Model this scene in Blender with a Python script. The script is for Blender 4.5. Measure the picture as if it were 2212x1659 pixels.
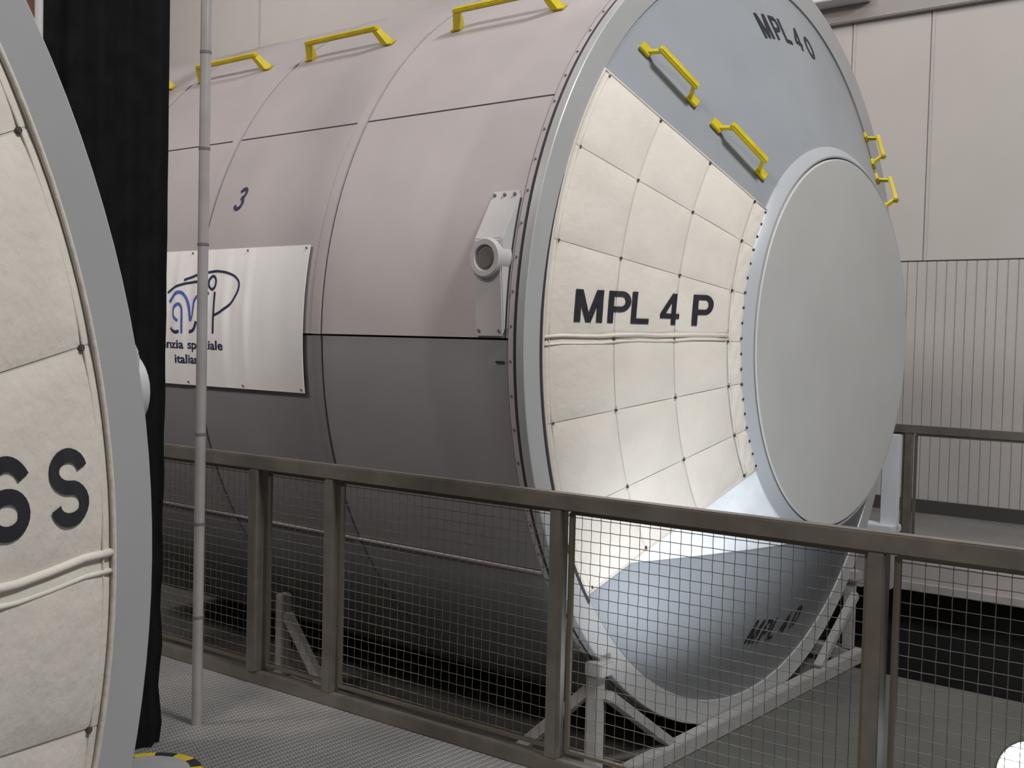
import bpy, bmesh, math, random
from math import sin, cos, pi, radians as rad, sqrt, atan2
from mathutils import Vector, Matrix
random.seed(7)
for o in list(bpy.data.objects): bpy.data.objects.remove(o)
SC = bpy.context.scene
C = SC.collection

# ------------------------------------------------------------------ frame of reference
ZA = 2.26                      # height of the module axis above the pit floor (z = 0)
WZ = ZA - 1.783                # top of the visitors' walkway
R = 2.25                       # module radius

# ------------------------------------------------------------------ camera
cx, cy, cz, yaw, pitch, roll, fpx = 3.1205, -6.1827, ZA - 0.0191, -0.6806, -0.0396, 0.0244, 2440.2
f = Vector((sin(yaw)*cos(pitch), cos(yaw)*cos(pitch), sin(pitch)))
r_ = Vector((cos(yaw), -sin(yaw), 0)); u_ = r_.cross(f)
r2 = cos(roll)*r_ + sin(roll)*u_; u2 = -sin(roll)*r_ + cos(roll)*u_
cam_d = bpy.data.cameras.new('camera'); cam = bpy.data.objects.new('camera', cam_d); C.objects.link(cam)
cam_d.sensor_fit = 'HORIZONTAL'; cam_d.sensor_width = 36; cam_d.lens = fpx*36/2212; cam_d.clip_start = 0.05
M = Matrix((r2, u2, -f)).transposed().to_4x4(); M.translation = (cx, cy, cz); cam.matrix_world = M
SC.camera = cam

# ------------------------------------------------------------------ world, lights, exposure
W = bpy.data.worlds.new('hall_ambient'); SC.world = W; W.use_nodes = True
bg = W.node_tree.nodes['Background']; bg.inputs[0].default_value = (0.95, 0.97, 1.0, 1); bg.inputs[1].default_value = 0.19
def area(name, loc, target, size, energy, col, sy=None):
    l = bpy.data.lights.new(name, 'AREA'); l.energy = energy; l.color = col; l.size = size
    if sy: l.shape = 'RECTANGLE'; l.size_y = sy
    o = bpy.data.objects.new(name, l); C.objects.link(o); o.location = loc
    o.rotation_euler = (Vector(target)-Vector(loc)).to_track_quat('-Z', 'Y').to_euler(); return o
area('hall_light', (1.0, -9.4, ZA+6.7), (-1.0, -1.0, ZA), 1.6, 310, (1.0, .93, .89))
area('hall_light', (-5.5, -9.4, ZA+6.7), (-3.4, 0, ZA), 1.6, 480, (1.0, .93, .90))
area('hall_light', (5.2, -3.0, ZA+6.9), (0.4, -1.5, ZA), 1.5, 860, (.975, .99, 1.0))
area('hall_light', (-1.0, 1.0, ZA+6.9), (-0.4, 6.1, ZA-.3), 5.0, 180, (1.0, .95, .91), 1.5)  # unseen area light added for the back wall
area('hall_light', (-11.5, 0.5, ZA+6.9), (-12.5, 6.1, ZA+4), 6.0, 360, (1.0, .95, .91), 1.5)  # unseen area light added to brighten the left end of the back wall
VS = SC.view_settings
VS.view_transform = 'Standard'; VS.look = 'None'; VS.exposure = -0.12; VS.gamma = 1.0; VS.use_curve_mapping = False

# ------------------------------------------------------------------ materials
MAT = {}
def mat(name, col, rough=.5, metal=0., noise=0., nscale=6., bump=0., bscale=40., emit=None, spec=.5, coat=0., col2=None, detail=4):
    m = bpy.data.materials.new(name); m.use_nodes = True; nt = m.node_tree; b = nt.nodes['Principled BSDF']
    b.inputs['Base Color'].default_value = (*col, 1); b.inputs['Roughness'].default_value = rough; b.inputs['Metallic'].default_value = metal
    b.inputs['Specular IOR Level'].default_value = spec
    if coat: b.inputs['Coat Weight'].default_value = coat; b.inputs['Coat Roughness'].default_value = .25
    tc = nt.nodes.new('ShaderNodeTexCoord')
    geo = nt.nodes.new('ShaderNodeNewGeometry')
    if noise:
        n = nt.nodes.new('ShaderNodeTexNoise'); n.inputs['Scale'].default_value = nscale; n.inputs['Detail'].default_value = detail
        nt.links.new(geo.outputs['Position'], n.inputs['Vector'])
        mx = nt.nodes.new('ShaderNodeMix'); mx.data_type = 'RGBA'
        c2 = col2 or tuple(c*(1-noise) for c in col)
        mx.inputs[6].default_value = (*col, 1); mx.inputs[7].default_value = (*c2, 1)
        rp = nt.nodes.new('ShaderNodeMapRange'); rp.inputs[1].default_value = .35; rp.inputs[2].default_value = .7
        nt.links.new(n.outputs['Fac'], rp.inputs[0]); nt.links.new(rp.outputs[0], mx.inputs[0])
        nt.links.new(mx.outputs[2], b.inputs['Base Color'])
    if bump:
        n2 = nt.nodes.new('ShaderNodeTexNoise'); n2.inputs['Scale'].default_value = bscale; n2.inputs['Detail'].default_value = 3
        nt.links.new(geo.outputs['Position'], n2.inputs['Vector'])
        bp = nt.nodes.new('ShaderNodeBump'); bp.inputs['Strength'].default_value = bump; bp.inputs['Distance'].default_value = .01
        nt.links.new(n2.outputs['Fac'], bp.inputs['Height']); nt.links.new(bp.outputs[0], b.inputs['Normal'])
    if emit: b.inputs['Emission Color'].default_value = (*emit[0], 1); b.inputs['Emission Strength'].default_value = emit[1]
    MAT[name] = m; return m
mat('skin_paint', (.40, .362, .36), .5, noise=.10, nscale=2.2, bump=.05, bscale=18)
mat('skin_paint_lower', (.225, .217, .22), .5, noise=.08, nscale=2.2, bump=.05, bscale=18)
mat('strip_paint', (.405, .366, .362), .5, noise=.10, nscale=3)
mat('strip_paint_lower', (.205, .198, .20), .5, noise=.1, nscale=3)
mat('core_black', (.03, .03, .035), .8)
mat('flange_paint', (.385, .38, .378), .30, noise=.06, nscale=3)
mat('rim_paint', (.30, .295, .30), .5, noise=.06, nscale=3)
mat('cone_paint', (.262, .276, .294), .38, noise=.07, nscale=3, bump=.03, bscale=10)
mat('cone_hotspot', (.84, .86, .88), .18, noise=.14, nscale=7, bump=.12, bscale=14)  # near-white colour carries the floodlight's hot spot on the cone
mat('hatch_paint', (.47, .46, .44), .55, noise=.06, nscale=2.5)
mat('ring_paint', (.36, .37, .385), .35)
mat('quilt_cloth', (.63, .575, .51), .82, noise=.09, nscale=5, bump=.35, bscale=26, spec=.25)
mat('hem_cloth', (.55, .50, .44), .85, bump=.3, bscale=40, spec=.2)
mat('button_metal', (.10, .09, .08), .45, .6)
mat('letter_black', (.012, .012, .018), .55)
mat('letter_navy', (.018, .022, .07), .5)
mat('letter_blue', (.07, .12, .42), .5)
mat('yellow_paint', (.56, .44, .015), .35, noise=.18, nscale=14)
mat('fitting_paint', (.47, .45, .448), .42, noise=.06, nscale=5)
mat('fitting_dark', (.14, .12, .12), .6)
mat('banner_vinyl', (.80, .78, .76), .45, noise=.05, nscale=4)
mat('rail_steel', (.20, .177, .15), .32, .4, noise=.25, nscale=9)
mat('wire_steel', (.17, .15, .115), .4, .5)
mat('pole_steel', (.42, .40, .385), .3, .35, noise=.15, nscale=8)
mat('cradle_paint', (.34, .325, .315), .5, noise=.15, nscale=8)
mat('pit_floor', (.10, .10, .092), .65, noise=.25, nscale=1.4, bump=.1, bscale=30)
mat('void_shade', (.004, .004, .005), .9)  # near-black colour puts in the deep shade under the far walkway
mat('wall_paint', (.48, .452, .43), .7, noise=.05, nscale=1.2)
mat('wall_joint', (.22, .21, .20), .7)
mat('plank_paint', (.46, .43, .41), .65, noise=.08, nscale=1.5)
mat('beam_paint', (.36, .33, .315), .7, noise=.1, nscale=2)
mat('disc_paint', (.30, .30, .31), .5, noise=.1, nscale=12)
mat('white_paint', (.62, .63, .66), .45)
mat('curtain_cloth', (.009, .009, .0095), .97, noise=.4, nscale=10, spec=.1)
mat('brown_paint', (.16, .065, .03), .6, noise=.5, nscale=5)
mat('tape_yellow', (.55, .40, .02), .5, noise=.15, nscale=20)
mat('tape_black', (.015, .015, .02), .5)
mat('skirting_paint', (.055, .05, .047), .6)
mat('lamp_body', (.03, .03, .03), .5)
mat('lamp_lens', (.9, .95, 1), .3, emit=((.86, .93, 1.0), 14))
mat('ceiling_paint', (.35, .34, .33), .8)
# checker plate: raised lozenges as fine relief
m = mat('checker_plate', (.27, .262, .255), .45, .2, noise=.3, nscale=1.6)
nt = m.node_tree; b = nt.nodes['Principled BSDF']; g = nt.nodes.new('ShaderNodeNewGeometry')
def lozenge(ang, off):
    mp = nt.nodes.new('ShaderNodeMapping'); mp.inputs['Rotation'].default_value = (0, 0, ang); mp.inputs['Location'].default_value = off; mp.inputs['Scale'].default_value = (20, 44, 20)
    nt.links.new(g.outputs['Position'], mp.inputs['Vector'])
    v = nt.nodes.new('ShaderNodeTexVoronoi'); v.inputs['Randomness'].default_value = 0.0; v.voronoi_dimensions = '2D'; v.inputs['Scale'].default_value = 1.0
    nt.links.new(mp.outputs[0], v.inputs['Vector'])
    mr = nt.nodes.new('ShaderNodeMapRange'); mr.inputs[1].default_value = .22; mr.inputs[2].default_value = .34; mr.inputs[3].default_value = 1; mr.inputs[4].default_value = 0
    nt.links.new(v.outputs['Distance'], mr.inputs[0]); return mr.outputs[0]
ad = nt.nodes.new('ShaderNodeMath'); ad.operation = 'MAXIMUM'
nt.links.new(lozenge(rad(45), (0, 0, 0)), ad.inputs[0]); nt.links.new(lozenge(rad(-45), (.5, .5, 0)), ad.inputs[1])
bp = nt.nodes.new('ShaderNodeBump'); bp.inputs['Strength'].default_value = .8; bp.inputs['Distance'].default_value = .008
nt.links.new(ad.outputs[0], bp.inputs['Height']); nt.links.new(bp.outputs[0], b.inputs['Normal'])

# ------------------------------------------------------------------ helpers
def tag(o, label=None, cat=None, group=None, kind=None):
    if label: o['label'] = label
    if cat: o['category'] = cat
    if group: o['group'] = group
    if kind: o['kind'] = kind
    return o
def world_loc(o):
    v = Vector(o.location); p = o.parent
    while p: v += Vector(p.location); p = p.parent
    return v
def thing(name, loc, label=None, cat=None, group=None, kind=None):
    o = bpy.data.objects.new(name, None); C.objects.link(o); o.location = loc; o.empty_display_size = .2
    return tag(o, label, cat, group, kind)
class MB:
    def __init__(s): s.v = []; s.f = []
    def add(s, vs, fs):
        n = len(s.v); s.v += [tuple(v) for v in vs]; s.f += [tuple(i+n for i in q) for q in fs]; return s
    def box(s, a, b):
        (x0, y0, z0), (x1, y1, z1) = a, b
        return s.add([(x0,y0,z0),(x1,y0,z0),(x1,y1,z0),(x0,y1,z0),(x0,y0,z1),(x1,y0,z1),(x1,y1,z1),(x0,y1,z1)],
                     [(0,3,2,1),(4,5,6,7),(0,1,5,4),(1,2,6,5),(2,3,7,6),(3,0,4,7)])
    def beam(s, p, q, w, h, up=(0,0,1)):
        p = Vector(p); q = Vector(q); d = (q-p).normalized(); up = Vector(up)
        if abs(d.dot(up)) > .97: up = Vector((0,1,0))
        a = d.cross(up).normalized()*w/2; b_ = a.cross(d).normalized()*h/2
        vs = [e+sa*a+sb*b_ for e in (p, q) for sa, sb in ((-1,-1),(1,-1),(1,1),(-1,1))]
        return s.add(vs, [(0,1,2,3),(7,6,5,4),(0,4,5,1),(1,5,6,2),(2,6,7,3),(3,7,4,0)])
    def tube(s, pts, rad_, n=10, caps=True):
        pts = [Vector(p) for p in pts]; rr = rad_ if isinstance(rad_, (list, tuple)) else [rad_]*len(pts)
        base = len(s.v); prev = None
        for i, p in enumerate(pts):
            d = (pts[min(i+1, len(pts)-1)]-pts[max(i-1, 0)]).normalized()
            if prev is None:
                t = Vector((0,0,1)) if abs(d.z) < .9 else Vector((1,0,0)); a = d.cross(t).normalized()
            else: a = (prev-d*prev.dot(d)).normalized()
            prev = a; b_ = d.cross(a)
            s.v += [tuple(p+rr[i]*(cos(2*pi*k/n)*a+sin(2*pi*k/n)*b_)) for k in range(n)]
        for i in range(len(pts)-1):
            for k in range(n):
                k2 = (k+1) % n; s.f.append((base+i*n+k, base+i*n+k2, base+(i+1)*n+k2, base+(i+1)*n+k))
        if caps:
            s.f.append(tuple(base+k for k in range(n))[::-1]); e = base+(len(pts)-1)*n; s.f.append(tuple(e+k for k in range(n)))
        return s
    def grid(s, fn, nu, nv, flip=False):
        base = len(s.v)
        for i in range(nu+1):
            for j in range(nv+1): s.v.append(tuple(fn(i/nu, j/nv)))
        for i in range(nu):
            for j in range(nv):
                a = base+i*(nv+1)+j; q = (a, a+1, a+nv+2, a+nv+1); s.f.append(q[::-1] if flip else q)
        return s
    def slab(s, fn, nu, nv):
        """closed sheet: fn(u,v,side) side 0 inner 1 outer"""
        b0 = len(s.v)
        for sd in (0, 1):
            for i in range(nu+1):
                for j in range(nv+1): s.v.append(tuple(fn(i/nu, j/nv, sd)))
        o = (nu+1)*(nv+1); I = lambda i, j, sd: b0+sd*o+i*(nv+1)+j
        for i in range(nu):
            for j in range(nv):
                s.f.append((I(i,j,1), I(i,j+1,1), I(i+1,j+1,1), I(i+1,j,1)))
                s.f.append((I(i,j,0), I(i+1,j,0), I(i+1,j+1,0), I(i,j+1,0)))
        for i in range(nu):
            s.f.append((I(i,0,0), I(i,0,1), I(i+1,0,1), I(i+1,0,0))); s.f.append((I(i,nv,0), I(i+1,nv,0), I(i+1,nv,1), I(i,nv,1)))
        for j in range(nv):
            s.f.append((I(0,j,0), I(0,j+1,0), I(0,j+1,1), I(0,j,1))); s.f.append((I(nu,j,0), I(nu,j,1), I(nu,j+1,1), I(nu,j+1,0)))
        return s
    def lathe(s, prof, n, T, a0=0., a1=2*pi, closed=True):
        """profile of (x, r) turned about the module axis; T(x, r, theta) -> world"""
        base = len(s.v); full = abs(a1-a0-2*pi) < 1e-6; na = n if full else n+1
        for k in range(na):
            a = a0+(a1-a0)*k/n
            s.v += [tuple(T(x, r, a)) for x, r in prof]
        m_ = len(prof)
        for k in range(n):
            k2 = (k+1) % na
            for j in range(m_ if closed else m_-1):
                j2 = (j+1) % m_; s.f.append((base+k*m_+j, base+k*m_+j2, base+k2*m_+j2, base+k2*m_+j))
        if not full and closed:
            s.f.append(tuple(base+j for j in range(m_))); s.f.append(tuple(base+(na-1)*m_+j for j in range(m_))[::-1])
        return s
    def mesh(s, name, mt, smooth=False, recalc=True, centre=None, bevel=0.):
        me = bpy.data.meshes.new(name); vs = s.v
        if centre is not None: vs = [(v[0]-centre[0], v[1]-centre[1], v[2]-centre[2]) for v in vs]
        me.from_pydata(vs, [], s.f)
        bm = bmesh.new(); bm.from_mesh(me)
        if recalc: bmesh.ops.recalc_face_normals(bm, faces=bm.faces)
        if bevel: bmesh.ops.bevel(bm, geom=list(bm.edges), offset=bevel, segments=2, affect='EDGES', clamp_overlap=True)
        bm.to_mesh(me); bm.free()
        me.materials.append(MAT[mt] if isinstance(mt, str) else mt)
        if smooth:
            me.polygons.foreach_set('use_smooth', [True]*len(me.polygons))
            if smooth != 'all': me.set_sharp_from_angle(angle=rad(38))
        return me
    def build(s, name, mt, parent=None, smooth=False, recalc=True, bevel=0., **kw):
        lo = [min(v[i] for v in s.v) for i in range(3)]; hi = [max(v[i] for v in s.v) for i in range(3)]
        ctr = Vector([(lo[i]+hi[i])/2 for i in range(3)])
        if parent is None: ctr.z = lo[2]
        o = bpy.data.objects.new(name, s.mesh(name, mt, smooth, recalc, ctr, bevel)); C.objects.link(o)
        if parent: o.parent = parent; o.location = ctr-world_loc(parent)
        else: o.location = ctr
        return tag(o, **kw)
def inst(name, me, parent, wloc):
    o = bpy.data.objects.new(name, me); C.objects.link(o); o.parent = parent; o.location = Vector(wloc)-world_loc(parent); return o

# lettering: strokes -> quads in a unit em (height 1)
SW = .185
def ell(cx_, cy_, rx, ry, a0, a1, n=14): return [(cx_+rx*cos(rad(a0+(a1-a0)*i/n)), cy_+ry*sin(rad(a0+(a1-a0)*i/n))) for i in range(n+1)]
def ribbon(pl, w=SW):
    P = [Vector(p) for p in pl]; L = []; n = len(P); closed = (P[0]-P[-1]).length < 1e-6
    for i in range(n):
        a = P[i]-P[i-1] if i else (P[-1]-P[-2] if closed else P[1]-P[0])
        b_ = P[i+1]-P[i] if i < n-1 else (P[1]-P[0] if closed else P[-1]-P[-2])
        a = a.normalized(); b_ = b_.normalized(); na = Vector((-a.y, a.x)); nb = Vector((-b_.y, b_.x)); m_ = (na+nb)
        m_ = m_/max(m_.length_squared, .35)*2*(w/2) if m_.length > 1e-6 else na*w/2
        L.append((P[i]+m_, P[i]-m_))
    return [(L[i][1], L[i+1][1], L[i+1][0], L[i][0]) for i in range(n-1)]
h = SW/2
GL = {
 'M': [[(0,0),(SW,0),(SW,1),(0,1)], [(.84-SW,0),(.84,0),(.84,1),(.84-SW,1)], [(.345,0),(.51,0),(.215,1),(.01,1)], [(.33,0),(.495,0),(.83,1),(.625,1)]],
 'L': [[(0,0),(SW,0),(SW,1),(0,1)], [(SW,0),(.62,0),(.62,.165),(SW,.165)]],
 'P': [[(0,0),(SW,0),(SW,1),(0,1)]]+ribbon([(SW,1-.085),(.40,1-.085)]+ell(.40,.675,.205,.24,90,-90,12)[1:]+[(SW,.435)], .17),
 '4': [[(.40,0),(.575,0),(.575,1),(.40,1)], [(0,.2),(.68,.2),(.68,.36),(0,.36)], [(0,.36),(.20,.36),(.575,1),(.40,1)]],
 'O': ribbon(ell(.40,.5,.31,.41,0,360,28)),
 'D': [[(0,0),(SW,0),(SW,1),(0,1)]]+ribbon([(SW,1-.085),(.34,1-.085)]+ell(.34,.5,.32,.415,90,-90,16)[1:]+[(SW,.085)], .17),
 'S': ribbon(ell(.36,.705,.265,.205,8,270,16)+ell(.36,.295,.275,.205,90,-172,16)[1:], .18),
 '6': ribbon(ell(.37,.31,.265,.22,0,360,24))+ribbon(ell(.40,.56,.295,.35,28,205,16)),
 '3': ribbon(ell(.33,.72,.235,.20,165,-90,14), .15)+ribbon(ell(.34,.29,.265,.225,90,-165,14), .15),
}
def letters(name, items, fn, mt, parent, sub=5, slant=0.):
    """items: (char, x offset, width scale); fn(u, v) -> world for em coordinates"""
    for ch, ox, ws in items:
        g = MB()
        for q in GL[ch]:
            q = [Vector((ox+ws*p[0]+slant*p[1], p[1])) for p in q]
            nu = max(1, min(sub, int((q[1]-q[0]).length/.06))); nv = max(1, min(sub, int((q[3]-q[0]).length/.06)))
            g.grid(lambda a, b_, q=q: fn(*((q[0]*(1-a)+q[1]*a)*(1-b_)+(q[3]*(1-a)+q[2]*a)*b_)), nu, nv)
        g.build('letter', mt, parent, recalc=False)

# ------------------------------------------------------------------ setting
b_ = MB().box((-20, -2.46, -.35), (9, 1.45, 0)); o = b_.build('floor', 'pit_floor'); tag(o, 'grey concrete pit floor under the pale module', 'floor', kind='structure')
b_ = MB().box((-20, 1.45, -1.6), (9, 6.1, -1.4)); o = b_.build('floor', 'void_shade'); tag(o, 'sunken trench floor under the far walkway, its deep shade painted black', 'floor', kind='structure')
BZ = ZA-.5-R-.01
b_ = MB().box((-20, -16, BZ-.2), (1.95, -4.75, BZ)); o = b_.build('floor', 'pit_floor'); tag(o, 'lower grey floor under the near white quilted module', 'floor', kind='structure')
b_ = MB().box((-20, -4.75, -.3), (1.95, -2.46, WZ)).box((1.95, -16, -.3), (9, -2.46, WZ)); o = b_.build('walkway_floor', 'checker_plate')
tag(o, 'raised grey checker plate walkway on the near side of the railing', 'walkway', kind='structure')
fw = thing('walkway_floor', (-3, 4.5, WZ-.2), 'far raised walkway running along the ribbed wall', 'walkway', kind='structure')
MB().box((-20, 2.98, WZ-.14), (9, 6.1, WZ)).build('deck', 'checker_plate', fw)
MB().box((-20, 2.86, WZ-.10), (9, 2.98, WZ+.06)).build('edge_kerb', 'beam_paint', fw)
MB().box((-20, 2.80, WZ-.16), (9, 2.86, WZ-.10)).box((-20, 2.86, WZ-.16), (9, 2.98, WZ-.14)).build('edge_angle', 'cradle_paint', fw)
MB().box((-20, 3.02, -1.4), (9, 3.12, WZ-.14)).build('skirt_panel', 'void_shade', fw)
# back wall: smooth panels above, upright ribbed boards below
YW = 6.1; ZJ = ZA+.925
wb = thing('wall_back', (-4, YW+.2, WZ), 'tall pale wall of smooth panels above upright ribbed boards', 'wall', kind='structure')
MB().box((-24, YW+.05, WZ-.2), (9, YW+.3, ZA+7)).build('backing', 'wall_joint', wb)
js = [-24, -12.54, -2.04, -1.165, 4.1, 9]
for a, c_ in zip(js, js[1:]):
    MB().box((a+.004, YW, ZJ+.012), (c_-.004, YW+.05, ZA+7)).build('wall_panel', 'wall_paint', wb, bevel=.004)
for x in js[1:-1]: MB().box((x+.016, YW-.008, ZJ+.012), (x+.042, YW, ZA+7)).build('joint_strip', 'plank_paint', wb)
def plank_prof():
    w = .101; g = MB(); pr = [(-w/2, .05), (-w/2, .009), (-w/2+.010, .0), (w/2-.010, .0), (w/2, .009), (w/2, .05)]
    H_ = ZJ-WZ
    vs = [(x, y, z) for z in (0, H_) for x, y in pr]; n = len(pr)
    fs = [(i, (i+1) % n, n+(i+1) % n, n+i) for i in range(n)]+[tuple(range(n))[::-1], tuple(range(n, 2*n))]
    return g.add(vs, fs).mesh('wall_board', 'plank_paint')
km = plank_prof()
for k in range(110): inst('wall_board', km, wb, (-7.2+.104*k, YW-.005, WZ))
MB().box((-24, YW-.02, WZ), (-7.26, YW+.05, ZJ)).build('plain_board', 'plank_paint', wb)
MB().box((-20, YW-.06, WZ), (9, YW-.006, WZ+.14)).build('skirting', 'skirting_paint', wb)
o = MB().box((-3.4, YW-.10, ZA+3.60), (9, YW, ZA+4.6)).build('trim_1', 'beam_paint', bevel=.01); tag(o, 'dull brown horizontal band boxed across the top of the wall', 'beam', kind='structure')  # shallow box makes a darker band along the wall top
o = MB().box((-2.62, YW-.40, ZA+3.78), (-1.80, YW-.11, ZA+3.97)).box((-2.50, YW-.32, ZA+3.69), (-2.44, YW-.26, ZA+3.78)).build('light_batten', 'white_paint', bevel=.008)
tag(o, 'white fitting at the top edge of the wall beside the module', 'light fitting')
o = MB().box((-20.2, -16, -2), (-20, YW, ZA+7.2)).build('wall_left', 'wall_paint'); tag(o, 'plain pale end wall of the hall', 'wall', kind='structure')
o = MB().box((-24, -16, ZA+7.2), (9, YW+.3, ZA+7.4)).build('ceiling', 'ceiling_paint'); tag(o, 'grey hall ceiling', 'ceiling', kind='structure')

# ------------------------------------------------------------------ modules
X0, R0, LH_A, RH1 = -0.012, 2.115, 0.5156, 0.977
X0_A = X0; KC_A = (RH1-R0)/(LH_A-X0)
NX, NR = 0.9078, 0.4194                                            # cone normal (axial, radial)
QT_A = [37.5, 25.2, 12.2, -0.2, -11.1, -23.8, -36.2]                 # quilt rows (degrees)
QX_A = [X0+.002, .149, .291, .424, .462]                             # quilt columns (axial)
def wr(a, b_): return .5*sin(a*7.1+b_*3.3+1.3)+.5*sin(a*2.7-b_*8.9+.4)
def quilt_h(t, x, QX, QT):
    """height of the padding over the cone at angle t (deg), axial x"""
    if not (QT[-1] <= t <= QT[0] and QX[0] <= x <= QX[-1]): return .006
    i = max(k for k in range(6) if t <= QT[k]+1e-6) if t < QT[0] else 0
    j = max(k for k in range(4) if x >= QX[k]-1e-9)
    u = (t-QT[i+1])/(QT[i]-QT[i+1]); v = (x-QX[j])/(QX[j+1]-QX[j])
    pu = 1-abs(2*u-1)**2.6; pv = 1-abs(2*v-1)**2.6
    amp = .011 if j < 3 else .008
    return .005+amp*(max(pu, 0)*max(pv, 0))**.6+(.0012 if j < 3 else .004)*pu*pv*wr(t*.35+i*2, x*30+j)
def make_module(name, T, flip, base, label, quilt_txt, other, X0=X0, R0=R0):
    """T(x, r, theta) -> world, theta 0 on the quilted side, +90 up"""
    m = thing(name, base, label, 'space module')
    QX = [X0+.002+k-(X0_A+.002) if X0 == X0_A else k+(X0-X0_A)*(1-k/.471) for k in QX_A]; QX[0] = X0+.002
    LH = LH_A; KC = KC_A; QT = [37, 23.6, 12.2, .9, -8.5, -21.5, -35] if flip else QT_A
    def cone_r(x): return R0+KC*(x-X0)
    P = lambda x, r, t: T(x, r, rad(t))
    NA = 192
    XE = -4.68
    MB().lathe([(XE, .3), (XE, R-.035), (-.02, R-.035), (-.02, .3)], 96, T).build('inner_drum', 'core_black', m, smooth=True)
    # skin panels between circumferential joints
    xs = [-.10, -1.353, -2.437, -3.559, XE]
    ts = [30, 77.9, 102.1, 150, 180.5, 209.5, 270, 330.2, 359.5]
    SWD = .066
    for i in range(len(xs)-1):
        xa = xs[i]-(SWD+.001 if i else 0); xb = xs[i+1]+.013
        for k in range(len(ts)):
            t0 = ts[k]; t1 = ts[(k+1) % len(ts)]; t1 = t1+360 if t1 < t0 else t1
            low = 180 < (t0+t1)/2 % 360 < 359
            g = .13; n = max(3, int((t1-t0)/2.5))
            fn = lambda u, v, sd: P(xa+(xb-xa)*v, R-.022+(.016 if low else .022)*sd, t0+g+(t1-t0-2*g)*u)
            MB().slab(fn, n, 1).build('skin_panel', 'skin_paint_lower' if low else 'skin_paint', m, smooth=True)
    for i in range(1, len(xs)-1):
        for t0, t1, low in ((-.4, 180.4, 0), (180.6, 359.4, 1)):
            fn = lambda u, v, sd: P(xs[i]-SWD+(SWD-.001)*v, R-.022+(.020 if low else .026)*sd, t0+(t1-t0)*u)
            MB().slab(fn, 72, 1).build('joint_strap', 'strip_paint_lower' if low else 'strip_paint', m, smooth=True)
    for t in (-30.0, 210.0):
        MB().slab(lambda u, v, sd: P(-.1+(XE+.1)*u, R-.01+.012*sd, t-.16+.32*v), 1, 1).build('trim_strip', 'strip_paint', m)
    MB().lathe([(XE+.02, R-.05), (XE+.02, R), (XE-.05, R), (XE-.05, R-.12), (XE-.55, 1.05), (XE-.62, 1.05), (XE-.62, .01), (XE, .01)], 96, T).build('rear_cone', 'cone_paint', m, smooth=True)
    # end band with screws, then the flange
    MB().lathe([(-.095, R-.03), (-.095, R-.003), (-.064, R-.003), (-.064, R-.03)], NA, T).build('end_band', 'strip_paint', m, smooth=True)
    MB().lathe([(-.048, R-.06), (-.050, R-.006), (-.046, R), (-.004, R), (0, R-.004), (max(0, X0)-.001 if not flip else 0, R0+.002), (X0, R0-.002), (X0-.02, R0-.02), (-.052, R0-.02)], NA, T).build('flange_rim', 'flange_paint', m, smooth=True)
    MB().slab(lambda u, v, sd: P(-.002+.0035*sd, R0+.003+.019*v*min(1, (1-u)*3), -37.4+60*u), 60, 1).build('quilt_gap_shade', 'core_black', m)  # flat black strip painted in as the shade beside the quilt edge
    MB().lathe([(-.066, R-.03), (-.066, R-.003), (-.048, R-.003), (-.048, R-.03)], NA, T).build('rim_gap_shade', 'core_black', m, smooth=True)  # black ring painted in as the shade inside the rim gap
    g = MB()
    for k in range(90):
        t = k*4.0+1; g.tube([P(-.080, R-.004, t), P(-.080, R+.002, t)], .006, 6)
    g.build('screw_heads', 'fitting_dark', m, kind='stuff')
    # cone shell: main sheet, and a glossy sheet below the quilt coloured as the lamp's hot spot
    ZC = -1.105                                                   # horizontal sheet joint below the axis
    def rr(x): return cone_r(x)
    nseg = 8
    prof = [(X0+(LH-X0)*k/nseg*.985, rr(X0+(LH-X0)*k/nseg*.985)) for k in range(nseg+1)]
    MB().lathe(prof+[(prof[-1][0]-.03, prof[-1][1]-.02), (X0-.03, R0-.03)], NA, T).build('cone_shell', 'cone_paint', m, smooth=True)
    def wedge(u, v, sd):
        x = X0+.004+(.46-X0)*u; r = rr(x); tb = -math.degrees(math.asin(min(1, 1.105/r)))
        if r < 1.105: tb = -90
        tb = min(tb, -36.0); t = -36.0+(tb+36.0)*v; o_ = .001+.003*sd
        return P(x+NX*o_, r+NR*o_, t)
    MB().slab(wedge, 26, 18).build('hotspot_sheet', 'cone_hotspot', m, smooth=True)
    # docking collar and hatch
    MB().lathe([(.40, 1.02), (.40, 1.108), (.462, 1.108), (.474, 1.098), (.508, 1.056), (.508, 1.046), (.47, 1.044), (.47, 1.0)], 144, T).build('docking_collar', 'ring_paint', m, smooth=True)
    MB().lathe([(.46, .0001), (.46, 1.036), (.510, 1.036), (.5156, 1.030), (.5156, .0001)], 144, T, closed=False).build('hatch_cover', 'hatch_paint', m, smooth=True)
    # quilt
    q = MB().slab(lambda u, v, sd: (lambda x, t, o_: P(x+NX*o_, rr(x)+NR*o_, t))(QX[0]-.004+(QX[4]-QX[0]+.006)*u, QT[6]-.3+(QT[0]-QT[6]+.6)*v, .0005+.004*sd), 10, 40).build('quilt_blanket', 'hem_cloth', m, smooth=True)
    def Q(x, t, o_=0.): hh = quilt_h(t, x, QX, QT)+o_; return P(x+NX*hh, rr(x)+NR*hh, t)
    for i in range(6):
        for j in range(4):
            n = 12 if j < 3 else 6
            e = 1e-4
            MB().grid(lambda u, v: Q(QX[j]+.0015+(QX[j+1]-QX[j]-.003)*v, QT[i+1]+.07+(QT[i]-QT[i+1]-.14)*u), 14, n).build('quilt_square', 'quilt_cloth', q, smooth='all')
    g = MB()
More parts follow.
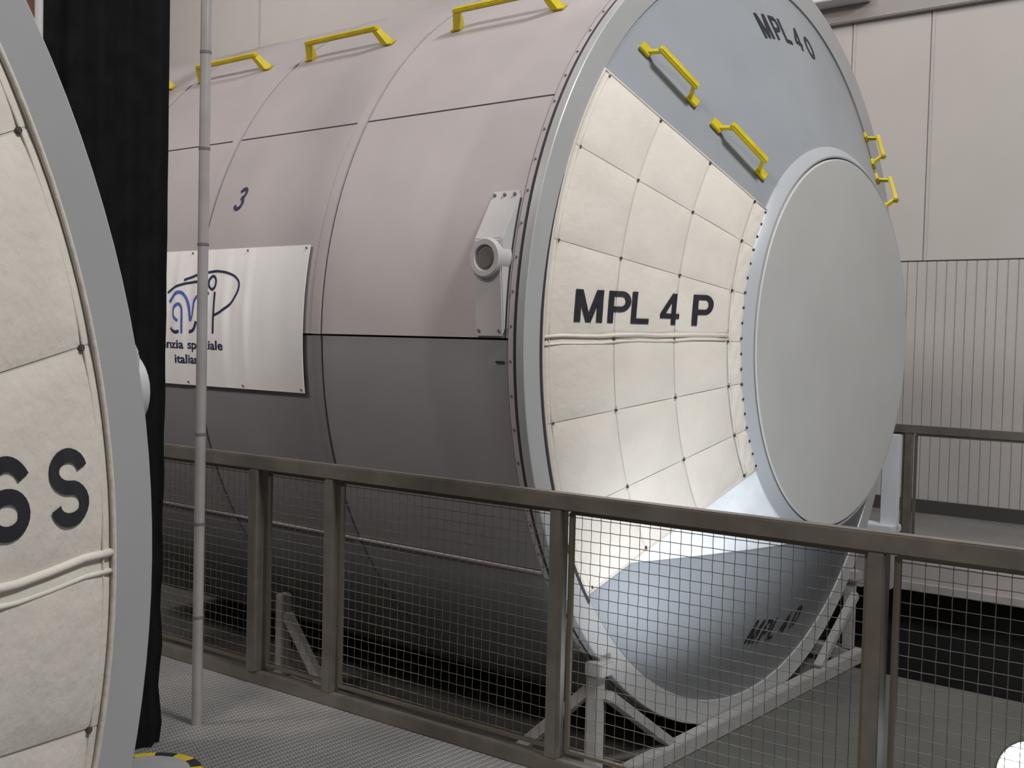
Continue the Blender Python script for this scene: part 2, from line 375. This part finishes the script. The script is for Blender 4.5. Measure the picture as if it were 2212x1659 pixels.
    g.tube([P(QX[0]+.004+.008, rr(QX[0])+.004, QT[6]+(QT[0]-QT[6])*k/40) for k in range(41)], .006, 6)
    g.tube([P(QX[0]+.014+.008, rr(QX[0]+.014)+.004, QT[6]+(QT[0]-QT[6])*k/40) for k in range(41)], .003, 6)
    for t in (QT[0], QT[6]):
        g.tube([P(QX[0]+(QX[4]-QX[0])*k/8+NX*.006, rr(QX[0]+(QX[4]-QX[0])*k/8)+NR*.006, t) for k in range(9)], .006, 6)
    for xx, r_h in ((QX[3]-.004, .004), (QX[3]+.006, .004), (QX[4], .005)):
        g.tube([P(xx+NX*.007, rr(xx)+NR*.007, QT[6]+(QT[0]-QT[6])*k/40) for k in range(41)], r_h, 6)
    g.build('hem', 'hem_cloth', q, smooth='all', kind='stuff')
    g = MB()
    for dt, r_h in ((.0, .009), (-1.0, .006)):
        g.tube([P(QX[0]+(QX[3]-QX[0])*k/10+NX*.008, rr(QX[0]+(QX[3]-QX[0])*k/10)+NR*.008, QT[3]+dt+1.5*(k/10)*(0 if flip else 1)+.12*sin(k*1.7)) for k in range(11)], r_h, 8)
    g.build('overlap_fold', 'quilt_cloth', q, smooth='all')
    g = MB()
    for i in range(7):
        for j in range(4):
            x = QX[j]+(.016 if j == 0 else 0); t = QT[i]+(-.5 if i == 0 else .5 if i == 6 else 0)
            g.tube([P(x+NX*.004, rr(x)+NR*.004, t), P(x+NX*.013, rr(x)+NR*.013, t)], .0065, 8)
    for k in range(19):
        t = QT[6]+1+(QT[0]-QT[6]-2)*k/18; x = QX[4]-.004
        g.tube([P(x, rr(x)+.002, t), P(x+NX*.014, rr(x)+NR*.014, t)], .006, 8)
    g.build('snap_buttons', 'button_metal', q, kind='stuff')
    # lettering on the quilt
    HT = .150
    if not flip:
        zb = .068
        def fn(u, v):
            x = .055+u*HT/2.38; r = rr(x); t = math.degrees(math.asin(max(-1, min(1, (zb+v*HT)/r)))); return Q(x, t, .003)
        letters('lettering', quilt_txt, fn, 'letter_black', q)
    else:
        zb = .106
        def fn(u, v):
            x = .415-u*HT/2.38; r = rr(x); t = math.degrees(math.asin(max(-1, min(1, (zb+v*HT)/r)))); return Q(x, t, .003)
        letters('lettering', quilt_txt, fn, 'letter_black', q)
    # lettering on top and bottom of the cone
    for ch, tc_, sg in other:
        def fn(u, v):
            # letters run round the cone, feet towards the hatch on top, towards the flange below
            if sg > 0: x = .165-.068*(v); t = tc_+(u-2.6)*(HT*1.05/1.78)*57.3*.9*(1)
            else: x = .165+.068*(v-.2); t = tc_-(u-2.6)*(HT*1.05/1.78)*57.3*.9
            return P(x+NX*.003, rr(x)+NR*.003, t)
        letters('lettering', [('M', 0, 1.05), ('P', 1.15, 1.0), ('L', 1.95, 1), ('4' if not flip else '6', 3.05, 1), (ch, 4.2, 1)], fn, 'letter_black', m)
    # handrails
    def handrail(p0, p1, n0, d0, inset, hgt, br):
        """feet centres p0,p1 ; n0 normal ; bar raised by hgt"""
        p0 = Vector(p0); p1 = Vector(p1); n0 = Vector(n0).normalized(); d = (p1-p0).normalized(); s_ = n0.cross(d).normalized()
        a = p0+d*inset+n0*hgt; c = p1-d*inset+n0*hgt
        bar = MB().beam(a-d*.02, c+d*.02, .038, .028, up=n0).build('handrail', 'yellow_paint', m, bevel=.007, smooth=True)
        for e, pf in ((a, p0), (c, p1)):
            sg = 1 if pf is p0 else -1
            g_ = MB(); vs = []
            for (pt, w, dd) in (((pf+n0*.010, .028, .022), (e-n0*.010, .019, .018)) if br else ((pf+n0*.010, .012, .010), (e-n0*.010, .010, .010))):
                vs += [pt+s_*w*a_+d*dd*b2 for a_, b2 in ((-1,-1),(1,-1),(1,1),(-1,1))]
            g_.add(vs, [(3,2,1,0),(4,5,6,7),(0,1,5,4),(1,2,6,5),(2,3,7,6),(3,0,4,7)])
            g_.build('bracket', 'yellow_paint', bar)
            g_ = MB().beam(pf-d*.050*sg+n0*(.005 if br else .010), pf+d*.018*sg+n0*(.005 if br else .010), .052, .010 if br else .020, up=n0); g_.build('foot_plate', 'yellow_paint', bar, bevel=.003)
    for t in (48.3, 131.7):
        nrm = Vector(P(0, 2, t))-Vector(P(0, 1, t))
        for xa, xb in ((-1.105, -.432), (-2.322, -1.664), (-3.435, -2.77), (-4.48, -3.82)):
            handrail(P(xb, R+.003, t), P(xa, R+.003, t), nrm, None, .035, .105, True)
    for t in (45.4, 134.6):
        for xa, xb in ((.050, .182), (.272, .402)):
            n1 = (Vector(P(0, 2, t))-Vector(P(0, 1, t)))*NR+(Vector(P(1, 1, t))-Vector(P(0, 1, t)))*NX
            handrail(P(xa, rr(xa)+.004, t), P(xb, rr(xb)+.004, t), n1, None, .040, .085, False)
    # side trunnion
    tr = MB()
    ya, za = -R*cos(rad(17.2))-.006, R*sin(rad(17.2)); yb, zb_ = -2.288, .43; yc, zc = -2.288, .30; yd, zd = -R-.010, -.012
    def L2(x, y, z): return T(x, sqrt(y*y+z*z), atan2(z, -y))
    pr = [(ya, za), (yb, zb_), (yc, zc), (yd, zd), (-2.15, .3)]
    xl, xr = -.278, -.112
    n = len(pr); tr.add([L2(x, y, z) for x in (xl, xr) for y, z in pr], [(i, (i+1) % n, n+(i+1) % n, n+i) for i in range(n)]+[tuple(range(n))[::-1], tuple(range(n, 2*n))])
    tro = tr.build('trunnion', 'fitting_paint', m, bevel=.006)
    MB().slab(lambda u, v, sd: P(-.1125+.010*v, R-.004+.006*sd, -.4+16.5*u), 8, 1).build('side_gap', 'core_black', tro)
    bc = (-.195, .345)
    ring = lambda y, r0: [L2(bc[0]+r0*cos(2*pi*k/28), y, bc[1]+r0*sin(2*pi*k/28)) for k in range(28)]
    def boss(spec, nm, mt):
        g_ = MB(); vs = []
        for y, r0 in spec: vs += ring(y, r0)
        fs = [(a*28+k, a*28+(k+1) % 28, (a+1)*28+(k+1) % 28, (a+1)*28+k) for a in range(len(spec)-1) for k in range(28)]
        fs += [tuple(range(28))[::-1], tuple(range((len(spec)-1)*28, len(spec)*28))]
        g_.add(vs, fs).build(nm, mt, tro, smooth=True)
    boss([(-2.20, .092), (-2.303, .092), (-2.311, .084), (-2.311, .060), (-2.293, .054)], 'boss', 'fitting_paint')
    boss([(-2.28, .050), (-2.300, .050), (-2.305, .044)], 'pin', 'fitting_dark')
    g_ = MB()
    for xx in (-.255, -.195, -.135): g_.tube([L2(xx, ya-.005, za-.03), L2(xx, ya-.024, za-.022)], .008, 6)
    for xx in (-.255, -.135): g_.tube([L2(xx, yd-.0, zd+.03), L2(xx, yd-.010, zd+.03)], .008, 6)
    g_.build('screw_heads', 'fitting_dark', tro, kind='stuff')
    return m, P

TA = lambda x, r, t: (x, -r*cos(t), ZA+r*sin(t))
modA, PA = make_module('space_module', TA, False, (-2.3, 0, .01), 'large pale cylindrical module marked MPL 4 P standing behind the railing',
    [('M', 0, 1.2), ('P', 1.2, 1.18), ('L', 2.04, 1.06), ('4', 3.12, 1.1), ('P', 4.34, 1.18)], [('O', 90, 1), ('D', -90, -1)])
XB, YB = 1.05, -7.064
TB = lambda x, r, t: (x+XB, YB+r*cos(t), ZA-.5+r*sin(t))
modB, PB = make_module('space_module', TB, True, (XB-2.3, YB, BZ), 'near module with white quilted end marked S, cropped by the left edge',
    [('M', 0, 1.2), ('P', 1.2, 1.18), ('L', 2.04, 1.06), ('6', 3.77, 1.05), ('S', 4.92, 1.05)], [], .02, 2.137)
# numeral 3 on the skin
def fn(u, v): return PA(-2.245+u*.145, R+.004, 17.5+v*.145/R*57.3)
letters('lettering', [('3', 0, .78)], fn, 'letter_navy', modA, slant=.22)
MB().slab(lambda u, v, sd: PA(-.165+.05*u, R-.004+.006*sd, -3.05-.22*v), 2, 1).build('name_plate', 'letter_black', modA)

# ------------------------------------------------------------------ banner on the module side
RB = R+.016
def ban(x, s, o_=0.): 
    w = .005*sin(x*31)*(1 if x < -1.9 else .25)+.003*sin(x*67+1)*(1 if x < -1.9 else 0)
    return PA(x, RB+w*(1-abs(s-.06)/.45)+o_, math.degrees(s/R))
bn = thing('banner', (-2.3, -R-.02, ZA-.34), 'white vinyl banner with a dark blue space agency logo on the module side', 'banner')
MB().slab(lambda u, v, sd: ban(-3.35+1.872*u+.004*v, -.330+.782*v, -.003+.004*sd), 80, 16).build('banner_sheet', 'banner_vinyl', bn, smooth=True)
g = MB()
for x in (-1.50, -1.99, -2.50, -3.0):
    for s in (-.312, .436): g.tube([ban(x, s, 0), ban(x, s, .007)], .006, 8)
g.build('eyelets', 'fitting_dark', bn, kind='stuff')
LOGO = {
'arc1': ([(-2.246, 0.073), (-2.162, 0.102), (-2.095, 0.144), (-2.04, 0.203), (-2.031, 0.255), (-2.071, 0.29), (-2.151, 0.315), (-2.26, 0.325), (-2.366, 0.313), (-2.452, 0.301), (-2.547, 0.278)], 'letter_navy', .014),
'arc2': ([(-2.70, .205), (-2.658, 0.23), (-2.601, 0.246), (-2.525, 0.259), (-2.445, 0.266), (-2.36, .267), (-2.322, 0.267)], 'letter_navy', .014),
'o': ([(-2.275+.035*cos(a*pi/12), .26+.037*sin(a*pi/12)) for a in range(25)], 'letter_navy', .016),
'd2': ([(-2.40, .19), (-2.346, 0.197), (-2.302, 0.2)], 'letter_navy', .018),
'i': ([(-2.243, 0.207), (-2.245, 0.065), (-2.246, -0.027)], 'letter_navy', .019),
'v2': ([(-2.315, 0.131), (-2.318, 0.051), (-2.316, -0.028)], 'letter_navy', .019),
'a1': ([(-2.68, .15), (-2.642, 0.186), (-2.599, 0.207), (-2.552, 0.202), (-2.511, 0.171), (-2.487, 0.117), (-2.473, 0.042)], 'letter_blue', .020),
'a2': ([(-2.473, 0.042), (-2.448, 0.072), (-2.438, 0.117), (-2.429, 0.158), (-2.40, .185)], 'letter_blue', .018),
'q': ([(-2.582, 0.041), (-2.625, 0.07), (-2.63, 0.11), (-2.60, .135), (-2.571, 0.136), (-2.547, 0.105), (-2.543, 0.03), (-2.543, -0.031)], 'letter_blue', .019),
'u1': ([(-2.66, .0), (-2.636, -0.014), (-2.599, -0.024), (-2.571, -0.018)], 'letter_navy', .019),
'u2': ([(-2.48, -0.022), (-2.44, -0.014), (-2.418, 0.0), (-2.40, .04)], 'letter_navy', .019)}
def smooth_pl(P_, n=5):
    if len(P_) < 4: return P_
    P_ = [Vector(p) for p in P_]; out = []
    for i in range(len(P_)-1):
        p0 = P_[max(i-1, 0)]; p1 = P_[i]; p2 = P_[i+1]; p3 = P_[min(i+2, len(P_)-1)]
        for k in range(n):
            t = k/n; out.append(tuple(.5*((2*p1)+(p2-p0)*t+(2*p0-5*p1+4*p2-p3)*t*t+(3*p1-p0-3*p2+p3)*t**3)))
    return out+[tuple(P_[-1])]
for mt in ('letter_navy', 'letter_blue'):
    for pl, mm, w in LOGO.values():
        if mm != mt: continue
        g = MB()
        for qd in ribbon(smooth_pl(pl), w):
            g.add([ban(p[0], p[1], .003) for p in qd], [(0, 1, 2, 3)])
        g.build('logo_stroke', mt, bn, recalc=False)
def words(body, x1, s0, hgt, width):
    cu = bpy.data.curves.new('words', 'FONT'); cu.body = body; cu.align_x = 'RIGHT'; cu.offset = .02
    to = bpy.data.objects.new('words', cu); C.objects.link(to); dg = bpy.context.evaluated_depsgraph_get()
    me = bpy.data.meshes.new_from_object(to.evaluated_get(dg)); bpy.data.objects.remove(to)
    xs_ = [v.co.x for v in me.vertices]; w = max(xs_)-min(xs_); mx_ = max(xs_); k = width/w
    g_ = MB(); g_.add([ban(x1+(v.co.x-mx_)*k, s0+v.co.y*hgt, .003) for v in me.vertices], [tuple(p.vertices) for p in me.polygons])
    g_.build('lettering', 'letter_navy', bn, recalc=False, kind='stuff'); bpy.data.meshes.remove(me)
words('agenzia spaziale', -2.150, -.118, .072, .70)
words('italiana', -2.328, -.203, .072, .285)

# ------------------------------------------------------------------ cradles
def make_cradle(T3, base, label):
    c = thing('support_cradle', base, label, 'stand')
    zt = .09; W_ = .085
    def bm_(nm, p, q, w=W_, h_=.085): MB().beam(T3(*p), T3(*q), w, h_).build(nm, 'cradle_paint', c, bevel=.006)
    bm_('cross_sill', (.047, -1.66, .045), (.047, 1.66, .045), .08, .09)
    for s in (-1, 1):
        y = s*1.59
        bm_('side_sill', (-.0, y, .045), (-2.52, y, .045), .085, .088)
        zt2 = ZA-sqrt(R*R-1.55**2)-.02
        bm_('leg', (-.018, y, .09), (-.018, y, zt2), .07, .075)
        bm_('leg', (-2.40, y, .09), (-2.40, y, zt2), .07, .075)
        bm_('brace', (-.05, y, zt2-.10), (-.50, y, .09), .06, .06)
        bm_('brace', (-2.37, y, zt2-.12), (-2.02, y, .09), .06, .06)
        bm_('brace', (.035, s*1.56, zt2-.12), (.035, s*.95, .09), .055, .055)
        MB().beam(T3(.0, s*1.585, zt2-.02), T3(.0, s*1.585, zt2+.05), .10, .12).build('saddle_block', 'cradle_paint', c, bevel=.006)
    return c
make_cradle(lambda x, y, z: (x, y, z), (-1.2, 0, 0), 'pale steel cradle with braced legs under the module marked MPL 4 P')
make_cradle(lambda x, y, z: (x+XB, YB-y, z+BZ), (XB-1.2, YB, BZ), 'pale steel cradle under the near quilted module at the left edge')

# ------------------------------------------------------------------ railings
FY = .0366; FD = Vector((cos(FY), sin(FY), 0)); FN = Vector((-sin(FY), cos(FY), 0)); F0 = Vector((0, -2.557, 0))
def make_railing(F, posts, ends, label, mesh_on, sgn):
    rl = thing('safety_railing', F((ends[0]+ends[1])/2, 0, WZ), label, 'railing')
    def bar(nm, p, q, w, h_, bev=.004): MB().beam(F(*p), F(*q), w, h_).build(nm, 'rail_steel', rl, bevel=bev)
    zt = ZA-.633; 
    bar('top_rail', (ends[0], .03, zt-.035), (ends[1], .03, zt-.035), .06, .07, .006)
    bar('toe_rail', (ends[0], .03, WZ+.032), (ends[1], .03, WZ+.032), .06, .064)
    for s, w in posts: MB().beam(F(s, .03, WZ+.062), F(s, .03, zt-.07), .058, w).build('post', 'rail_steel', rl, bevel=.004)
    for k in range(len(posts)-1):
        s0 = posts[k][0]+posts[k][1]/2+.030; s1 = posts[k+1][0]-posts[k+1][1]/2-.006
        z0 = WZ+.098; z1 = zt-.078; yy = .04
        for nm, p, q in (('panel_frame', (s0, yy, z0), (s1, yy, z0)), ('panel_frame', (s0, yy, z1), (s1, yy, z1)), ('panel_frame', (s0, yy, z0), (s0, yy, z1)), ('panel_frame', (s1, yy, z0), (s1, yy, z1))):
            MB().beam(F(*p), F(*q), .022, .014).build(nm, 'rail_steel' if nm == 'x' else 'wire_steel', rl)
        if mesh_on:
            g_ = MB(); pit = .0446; n = int((s1-s0)/pit); o0 = (s1-s0-n*pit)/2
            for i in range(n+1):
                s = s0+o0+i*pit; pts = [F(s, yy+(.002 if (j+i) % 2 else -.002), z0+(z1-z0)*j/23) for j in range(24)]
                g_.tube(pts, .0015, 4, False)
            nz = int((z1-z0)/pit); oz = (z1-z0-nz*pit)/2
            for i in range(nz+1):
                z = z0+oz+i*pit; nn = max(2, n); pts = [F(s0+(s1-s0)*j/nn, yy+(-.002 if (j+i) % 2 else .002), z) for j in range(nn+1)]
                g_.tube(pts, .0015, 4, False)
            g_.build('wire_mesh', 'wire_steel', rl, recalc=False, kind='stuff')
    return rl
FN_ = lambda s, y, z: tuple(F0+FD*s+FN*y+Vector((0, 0, z)))
make_railing(FN_, [(-4.03, .058), (-2.725, .058), (-1.418, .09), (-.890, .06), (.414, .056), (1.718, .064), (3.02, .058), (4.32, .058)], (-4.06, 4.35),
             'dark steel mesh safety railing along the walkway in front of the module', True, 1)
make_railing(lambda s, y, z: (s, 2.93+.06-y, z), [(-5.32, .058), (-4.02, .058), (-2.72, .058), (-1.42, .058), (-.12, .06), (1.62, .058), (2.92, .058), (4.22, .058)], (-5.35, 4.25),
             'brown steel railing on the far walkway by the ribbed wall', False, -1)

# ------------------------------------------------------------------ pole, curtain, things at the left
pl = thing('drape_pole', (-1.105, -3.156, WZ), 'slim upright galvanised steel pole in front of the railing beside black curtain', 'pole')
MB().tube([(-1.105, -3.156, WZ), (-1.105, -3.156, ZA+3.6)], .0235, 16).build('tube', 'pole_steel', pl, smooth=True)
for z in (-1.3, -.88, -.48, .36, .78, 1.2, 1.6, 2.1): MB().tube([(-1.105, -3.156, ZA+z), (-1.105, -3.156, ZA+z+.012)], .0255, 16).build('joint_ring', 'fitting_dark', pl, smooth=True)
cu = thing('curtain', (-1.02, -3.68, WZ), 'tall black cloth curtain hanging between the two modules', 'curtain')
def cur(u, v, sd):
    y = -3.975+(.575+.014*v)*u; z = WZ+.004+(ZA+3.2-WZ)*v
    fade = .35+.65*(1-v)
    x = -1.02+.012*sin(u*30+.6*sin(v*5))+.006*sin(u*57+v*3)-.004*sd
    y += .012*fade*(1-v)**4*sin(v*90)*(u > .8)
    return (x, y, z)
MB().slab(cur, 70, 60).build('curtain_cloth', 'curtain_cloth', cu, smooth=True)
MB().tube([(-1.02, -4.03, ZA+3.21), (-1.02, -3.36, ZA+3.21)], .016, 10).build('top_rod', 'pole_steel', cu, smooth=True)
po = thing('curtain_post', (-1.03, -3.995, WZ), 'grey upright post at the left edge of the black curtain', 'post')
MB().tube([(-.975, -3.992, WZ+.01), (-.975, -3.992, ZA+3.3)], .015, 12).build('tube', 'fitting_paint', po, smooth=True)
MB().box((-.99, -4.04, WZ), (-.93, -3.94, WZ+.01)).build('base_plate', 'fitting_paint', po, bevel=.003)
o = MB().box((-4.1, -2.60, WZ), (-3.9, -2.34, WZ+.05)).box((-4.06, -2.57, WZ+.05), (-3.94, -2.37, ZA+4)).build('column', 'brown_paint', bevel=.008)
tag(o, 'reddish brown column glimpsed left of the black curtain', 'column')
hz = thing('floor_base', (-.69, -3.68, WZ), 'round white floor base with a yellow and black striped rim', 'base plate')
def disc(r0, r1, z0, z1, a0, a1, n):
    g_ = MB(); g_.slab(lambda u, v, sd: (-.69+(r0+(r1-r0)*v)*cos(a0+(a1-a0)*u), -3.68+(r0+(r1-r0)*v)*sin(a0+(a1-a0)*u), z0+(z1-z0)*sd), n, 1); return g_
disc(.004, .162, WZ+.0, WZ+.046, 0, 2*pi*.9999, 40).build('disc', 'disc_paint', hz)
for k in range(14):
    a0 = 2*pi*k/14+rad(60); disc(.160, .208, WZ, WZ+.043, a0, a0+2*pi/14, 4).build('rim_stripe', 'tape_yellow' if k % 2 else 'tape_black', hz)

# white upright on the far walkway
wu = thing('equipment_stand', (-.2, 2.72, WZ), 'white upright board on a low box by the far walkway railing', 'stand')
MB().box((-.235, 2.68, WZ+.30), (-.10, 2.74, ZA-.70)).build('upright', 'white_paint', wu, bevel=.005)
MB().box((-.44, 2.60, WZ-.16+.46), (-.10, 2.80, WZ+.36)).build('box', 'white_paint', wu, bevel=.006)
MB().box((-.40, 2.63, WZ-.16), (-.34, 2.77, WZ+.30)).box((-.20, 2.63, WZ-.16), (-.14, 2.77, WZ+.30)).build('feet', 'cradle_paint', wu)

# ------------------------------------------------------------------ floodlights in the pit
def flood(loc, target, lens_r, label, spot=None):
    loc = Vector(loc); d = (Vector(target)-loc).normalized()
    t = thing('floodlight', (loc.x, loc.y, 0), label, 'lamp', 'floodlights on the pit floor')
    fr = d.to_track_quat('Z', 'Y').to_matrix(); prf = [(-.20, .5), (-.19, .6), (-.06, .95), (0, 1.06), (.02, 1.06), (.02, 1.0), (-.005, .98)]
    vs = [loc+fr @ Vector((lens_r*k_*cos(2*pi*q_/28), lens_r*k_*sin(2*pi*q_/28), o_)) for o_, k_ in prf for q_ in range(28)]
    g_ = MB().add(vs, [(a*28+q_, a*28+(q_+1) % 28, (a+1)*28+(q_+1) % 28, (a+1)*28+q_) for a in range(len(prf)-1) for q_ in range(28)]+[tuple(range(28))[::-1]])
    g_.build('housing', 'lamp_body', t, smooth=True)
    MB().tube([loc-d*.004, loc+d*.004], lens_r*.97, 28).build('lens', 'lamp_lens', t, smooth=True)
    s_ = d.cross(Vector((0, 0, 1))).normalized()
    MB().tube([loc-d*.06+s_*lens_r*1.12, (loc.x+s_.x*lens_r*1.12, loc.y+s_.y*lens_r*1.12, .012), (loc.x-s_.x*lens_r*1.12, loc.y-s_.y*lens_r*1.12, .012), loc-d*.06-s_*lens_r*1.12], .010, 8).build('yoke', 'lamp_body', t)
    MB().tube([(loc.x, loc.y, 0), (loc.x, loc.y, .012)], lens_r*.8, 20).build('foot', 'lamp_body', t)
    if spot:
        l = bpy.data.lights.new('flood_beam', 'SPOT'); l.energy = spot[0]; l.color = (.86, .93, 1.0); l.spot_size = rad(spot[1]); l.spot_blend = spot[2]; l.shadow_soft_size = .06
        o_ = bpy.data.objects.new('flood_beam', l); C.objects.link(o_); o_.parent = t
        o_.location = loc+d*.05-Vector(t.location); o_.rotation_euler = d.to_track_quat('-Z', 'Y').to_euler()
    return t
flood((.86, -2.2, .20), (.36, -1.05, ZA-.80), .11, 'black floodlight on the pit floor below the module hatch', (150, 80, .9))
flood((1.80, -.66, .28), (3.0, -4.2, 2.3), .165, 'glaring white floodlight lens at the bottom right corner', None)
